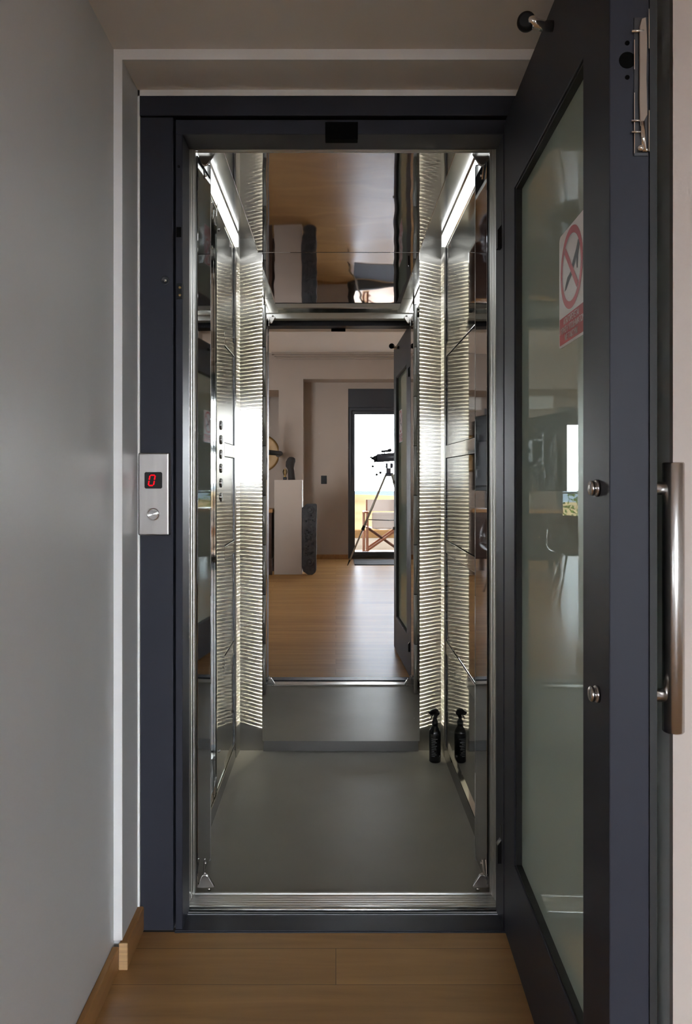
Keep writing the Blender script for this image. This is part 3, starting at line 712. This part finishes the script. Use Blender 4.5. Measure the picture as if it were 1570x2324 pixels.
# director's chair on the terrace
o = thing('directors_chair', 'wooden folding chair with pale canvas seat out on the terrace', 'chair', (.78, -6.35, 0))
for yy in (-6.12, -6.58):
    bm = B()
    for xx in (.47, .53): box(bm, xx-.013, xx+.013, yy-.02, yy+.02, .02, .69)
    box(bm, .455, .545, yy-.02, yy+.02, .0, .03)
    part('side_post', bm, 'teak', o, .003)
    bm = B()
    for xx in (1.05, 1.11): box(bm, xx-.013, xx+.013, yy-.02, yy+.02, .02, .69)
    box(bm, 1.035, 1.125, yy-.02, yy+.02, .0, .03)
    part('side_post', bm, 'teak', o, .003)
for xx in (.50, 1.08): part('armrest', box(B(), xx-.04, xx+.04, -6.66, -6.04, .69, .712), 'teak', o, .006)
for yy in (-6.15, -6.55):
    for a, b in (((.52, .06), (1.06, .44)), ((1.06, .06), (.52, .44))):
        bm = B(); p0, p1 = Vector((a[0], yy, a[1])), Vector((b[0], yy, b[1])); d = (p1-p0).normalized(); n_ = Vector((-d.z, 0, d.x))*.018
        prism(bm, [p0+n_, p1+n_, p1-n_, p0-n_], (0, .025 if a[0] < .8 else -.025, 0)); part('cross_leg', bm, 'teak', o, .003)
for xx in (.53, 1.05): part('back_post', box(B(), xx-.013, xx+.013, -6.62, -6.58, .40, .90), 'teak', o, .003)
pts = [(.52+.54*t, .455-.045*math.sin(PI*t)) for t in [k/10 for k in range(11)]]
part('canvas_seat', prism(B(), [(x, -6.56, z) for x, z in pts]+[(x, -6.56, z-.006) for x, z in pts[::-1]], (0, .42, 0)), 'canvas', o)
part('canvas_back', box(B(), .515, 1.065, -6.632, -6.624, .70, .90), 'canvas', o, .003)
part('canvas_cushion', box(B(), .60, 1.02, -6.20, -6.13, .42, .70), 'canvas', o, .03, seg=4)
# sideboard
o = thing('sideboard', 'dark brown wooden sideboard on legs left of the white plinth', 'cabinet', (-1.12, -3.45, 0))
part('sideboard_top', box(B(), -1.44, -.81, -3.75, -3.20, .80, .845), 'oak', o, .004)
part('sideboard_body', box(B(), -1.42, -.82, -3.73, -3.22, .20, .80), 'darkwood', o, .003)
for xx in (-1.41, -.87):
    for yy in (-3.72, -3.28): part('leg', box(B(), xx, xx+.05, yy, yy+.05, 0, .20), 'darkwood', o, .002)
bm = B(); box(bm, -1.415, -1.125, -3.22, -3.205, .215, .785); o1 = part('cabinet_door', bm, 'darkwood', o, .002)
bm = B(); box(bm, -1.115, -.825, -3.22, -3.205, .215, .785); o2 = part('cabinet_door', bm, 'darkwood', o, .002)
part('door_knob', cyl(B(), (-1.14, -3.205, .5), (-1.14, -3.19, .5), .01, 12), 'brass', o1); part('door_knob', cyl(B(), (-1.10, -3.205, .5), (-1.10, -3.19, .5), .01, 12), 'brass', o2)
# vase with dried stems
o = thing('dried_plant_vase', 'round clay vase with drooping dried leaves on sideboard', 'vase', (-1.02, -3.36, .845))
part('vase_body', lathe(B(), ((.04, 0), (.085, .04), (.10, .10), (.08, .17), (.045, .205), (.05, .22)), (-1.02, -3.36, .845), 26), 'ceramic', o)
bm = B()
for k in range(26):
    a = random.uniform(0, 2*PI); r = random.uniform(.08, .16); h = random.uniform(.03, .12)
    p = Vector((-1.02, -3.36, 1.05)); q = p+Vector((math.cos(a)*r*.5, math.sin(a)*r*.5, h)); e = p+Vector((math.cos(a)*r, math.sin(a)*r, h-random.uniform(.10, .2)))
    sweep(bm, [p, q, e], [.006, .014, .003], 5)
part('dried_leaves', bm, 'dry', o)
# television seen from behind, on a swing arm from the pillar
o = thing('television', 'large black television turned away on a wall arm left of pillar', 'television', (-1.25, -3.55, 1.05))
a0, a1 = Vector((-1.00, -4.32, 0)), Vector((-1.40, -2.92, 0)); ud = (a1-a0).normalized(); nd = Vector((-ud.y, ud.x, 0))
if nd.x < 0: nd = -nd
TV = lambda v: a0+ud*v.x+nd*v.y+Vector((0, 0, v.z))
part('television_back', box(B(), 0, (a1-a0).length, -.03, .0, 1.08, 2.06, TV), 'tvback', o, .006)
part('electronics_bulge', box(B(), .25, 1.33, 0, .03, 1.14, 1.72, TV), 'tvback', o, .01)
part('television_screen', box(B(), .01, (a1-a0).length-.01, -.033, -.0301, 1.095, 2.05, TV), 'black', o)
bm = B(); box(bm, .50, .54, .03, .06, 1.40, 1.82, TV); box(bm, .98, 1.02, .03, .06, 1.40, 1.82, TV); box(bm, .50, 1.02, .045, .07, 1.72, 1.75, TV); box(bm, .50, 1.02, .045, .07, 1.47, 1.50, TV); box(bm, .62, .80, .06, .11, 1.48, 1.74, TV)
mb = part('mount_bracket', bm, 'black', o)
w0 = TV(Vector((.71, .10, 1.61)))
part('mount_arm', sweep(B(), [w0, Vector((-.80, -4.45, 1.61)), Vector((-.875, -4.955, 1.61))], .035, 8), 'black', mb)
bm = sweep(B(), [TV(Vector((.75, .05, 1.42))), TV(Vector((.78, .09, 1.28))), TV(Vector((.95, .08, 1.20))), TV(Vector((1.02, .04, 1.27)))], .006, 6); box(bm, 1.0, 1.05, .03, .05, 1.25, 1.35, TV)
part('power_cable', bm, 'black', o)
# gold disc on the far wall
o = thing('wall_disc', 'round golden disc hung on the far wall left of pillar', 'wall decoration', (-1.317, -6.78, 1.705))
part('disc_plate', lathe(B(), ((.33, 0), (.335, .015), (.30, .02), (.24, .012), (.12, .018), (.08, .035), (.01, .045)), (-1.317, -6.795, 1.705), 48, (0,1,0)), 'gold', o)
# air conditioner
o = thing('air_conditioner', 'white split air conditioner high on the far wall', 'air conditioner', (-1.62, -6.7, 2.42))
part('housing', box(B(), -2.05, -1.2, -6.80, -6.58, 2.44, 2.74), 'acwhite', o, .03, seg=4)
part('louver', box(B(), -2.0, -1.25, -6.60, -6.565, 2.45, 2.50), 'acwhite', o, .006)
# leather chair
o = thing('leather_chair', 'dark leather shell chair on thin metal legs in the living room', 'chair', (-1.15, -1.35, 0))
bm = B(); nu, nv = 14, 10; g = []
for i in range(nu+1):
    row = []
    for k in range(nv+1):
        t = i/nu; s = (k/nv-.5)*2
        if t < .55:
            q = t/.55; y = -1.10-q*.40; z = .485-.035*math.sin(q*PI)+.06*s*s*q; wd = .25*(1-.35*(1-q)**3)
        else:
            q = (t-.55)/.45; y = -1.50-.13*q; z = .49+.34*q+.05*s*s*(1-q); wd = .25*(1-.45*q**3)
        yy = y+(.10*s*s if t > .5 else .0)*min(1, (t-.5)*6 if t > .5 else 0)
        row.append(bm.verts.new((-1.12+wd*s, yy, z)))
    g.append(row)
for i in range(nu):
    for k in range(nv): bm.faces.new((g[i][k], g[i+1][k], g[i+1][k+1], g[i][k+1])).smooth = True
sh = part('seat_shell', bm, 'leather', o)
md = sh.modifiers.new('Solid', 'SOLIDIFY'); md.thickness = .022
for xx, yy in ((-.92, -1.08), (-1.32, -1.08), (-.94, -1.62), (-1.30, -1.62)):
    part('leg', cyl(B(), (xx, yy, 0), (-1.12+(xx+1.12)*.45, -1.32+(yy+1.32)*.45, .465), .011, 12), 'steel_h', o)
bm = B(); box(bm, -1.23, -1.01, -1.46, -1.18, .445, .462); part('seat_frame', bm, 'black', o)

# ------------------------------------------------------------------ outdoors
struct('added_terrace_shade', box(B(), -8, 8, -7.5, -5.56, 2.80, 3.2), 'ceil')  # unseen overhang added to block sky light over the terrace
struct('terrace', box(B(), -8, 8, -10.2, -5.55, -.25, -.01), 'terrace')
o = struct('trim_4', box(B(), -8, 8, -10.5, -10.2, -.3, .16), 'terra', .01)
bm = B(); n = 44; g = []
for i in range(n+1):
    row = []
    for k in range(n+1):
        x = -160+320*k/n; t = i/n; y = -10.5-210*t**1.5
        z = -.5-4.2*math.sin(min(1, t*1.25)*PI)-2.3*t + 1.0*math.sin(x*.035+1.1)*t+.5*math.sin(x*.09+t*9)*t - .012*max(0, x)*t
        if t > .92: z -= (t-.92)*260
        row.append(bm.verts.new((x, y, z)))
    g.append(row)
for i in range(n):
    for k in range(n): bm.faces.new((g[i][k], g[i][k+1], g[i+1][k+1], g[i+1][k])).smooth = True
struct('ground_hill', bm, 'hill')
struct('ground_sea', box(B(), -3000, 3000, -3200, -150, -28, -27), 'sea')
# railing outside the second window
o = thing('railing', 'thin black metal balcony railing outside the left window', 'railing', (-3.0, -8.4, 0))
bm = B(); cyl(bm, (-5.2, -8.4, 1.0), (-1.2, -8.4, 1.0), .016, 10); cyl(bm, (-5.2, -8.4, .12), (-1.2, -8.4, .12), .012, 10)
part('rail', bm, 'black', o)
for k in range(8): part('post', cyl(B(), (-5.1+.55*k, -8.4, -.01), (-5.1+.55*k, -8.4, 1.0), .012, 10), 'black', o)
def tree(x, y, z, h, lab):
    o = thing('tree', lab, 'tree', (x, y, z), 'trees on the hillside')
    part('trunk', cyl(B(), (x, y, z-.3), (x, y, z+h*.45), .12*h/3, 10, .06*h/3), 'bark', o)
    bm = B()
    for k in range(900):
        a = random.uniform(0, 2*PI); r = .34*h*math.sqrt(random.random()); q = random.random()
        c = Vector((x+r*math.cos(a)*(1-.5*q), y+r*math.sin(a)*(1-.5*q), z+h*(.28+.72*q)))
        d = Vector((random.uniform(-1, 1), random.uniform(-1, 1), random.uniform(-.6, .8))).normalized(); e = d.orthogonal().normalized(); l = h*random.uniform(.03, .055)
        bm.faces.new([bm.verts.new(p) for p in (c, c+d*l*.5+e*l*.28, c+d*l, c+d*l*.5-e*l*.28)])
    part('crown', bm, 'leafgreen', o)
tree(-4.6, -14, -2.6, 3.6, 'nearest bushy green tree beyond the balcony railing')
tree(-7.5, -24, -3.8, 4.0, 'bushy green tree further down the hillside')
tree(5.5, -26, -4.0, 4.0, 'green tree on hillside right of the balcony window')

# ------------------------------------------------------------------ light
w = bpy.data.worlds.new('World'); S.world = w; w.use_nodes = True
nt = w.node_tree; bg = nt.nodes['Background']
tc = N(nt, 'ShaderNodeTexCoord'); sp_ = N(nt, 'ShaderNodeSeparateXYZ'); nt.links.new(tc.outputs['Generated'], sp_.inputs[0])
el = N(nt, 'ShaderNodeMath', operation='ARCSINE'); nt.links.new(sp_.outputs[2], el.inputs[0])
dv = N(nt, 'ShaderNodeMath', operation='DIVIDE'); dv.inputs[1].default_value = math.radians(13); nt.links.new(el.outputs[0], dv.inputs[0])
sq = N(nt, 'ShaderNodeMath', operation='MULTIPLY'); nt.links.new(dv.outputs[0], sq.inputs[0]); nt.links.new(dv.outputs[0], sq.inputs[1])
ng = N(nt, 'ShaderNodeMath', operation='MULTIPLY'); ng.inputs[1].default_value = -1; nt.links.new(sq.outputs[0], ng.inputs[0])
ex = N(nt, 'ShaderNodeMath', operation='EXPONENT'); nt.links.new(ng.outputs[0], ex.inputs[0])
mx = N(nt, 'ShaderNodeMix', data_type='RGBA'); mx.inputs[6].default_value = (3.0, 3.3, 3.8, 1); mx.inputs[7].default_value = (19.5, 20.5, 22., 1)
nt.links.new(ex.outputs[0], mx.inputs[0]); nt.links.new(mx.outputs[2], bg.inputs[0]); bg.inputs[1].default_value = 1.
sun = bpy.data.lights.new('sun', 'SUN'); sun.energy = 4.; sun.angle = .01; sun.color = (1, .93, .82)
so = bpy.data.objects.new('sun', sun); C.objects.link(so)
so.rotation_euler = Vector((-.75, .25, -.85)).to_track_quat('-Z', 'Y').to_euler()
def portal(name, loc, rot, sx, sy):
    l = bpy.data.lights.new(name, 'AREA'); l.shape = 'RECTANGLE'; l.size = sx; l.size_y = sy; l.energy = 0; l.cycles.is_portal = True
    o = bpy.data.objects.new(name, l); C.objects.link(o); o.location = loc; o.rotation_euler = rot
portal('window_portal', (1.32, -5.50, 1.2), (PI/2, 0, PI), 2.3, 2.4)
portal('window_portal', (-2.92, -6.95, 1.2), (PI/2, 0, PI), 1.6, 2.4)

portal('window_portal', (-2.8, PY+.18, 1.65), (-PI/2, 0, 0), 1.6, 1.3)  # portal of the added window
# ------------------------------------------------------------------ camera
cam = bpy.data.cameras.new('camera'); co = bpy.data.objects.new('camera', cam); C.objects.link(co)
co.location = (0, 0, 1.2); co.rotation_euler = (PI/2, 0, 0)
cam.sensor_width = 36; cam.lens = 1750/2324*36; cam.shift_x = 23/2324; cam.shift_y = -81/2324; cam.clip_start = .02; cam.clip_end = 5000
S.camera = co

vs = S.view_settings
vs.view_transform = 'Standard'; vs.look = 'None'; vs.gamma = 1; vs.use_curve_mapping = False; vs.exposure = 1.3
cy = S.cycles
cy.use_denoising = True; cy.denoiser = 'OPENIMAGEDENOISE'; cy.denoising_input_passes = 'RGB_ALBEDO_NORMAL'; cy.denoising_prefilter = 'ACCURATE'
cy.max_bounces = 14; cy.diffuse_bounces = 5; cy.glossy_bounces = 12; cy.transmission_bounces = 8; cy.transparent_max_bounces = 16
cy.use_light_tree = True; cy.sample_clamp_indirect = 8.; cy.sample_clamp_direct = 0.; cy.caustics_reflective = True; cy.blur_glossy = .3
cy.use_adaptive_sampling = True; cy.adaptive_threshold = .015
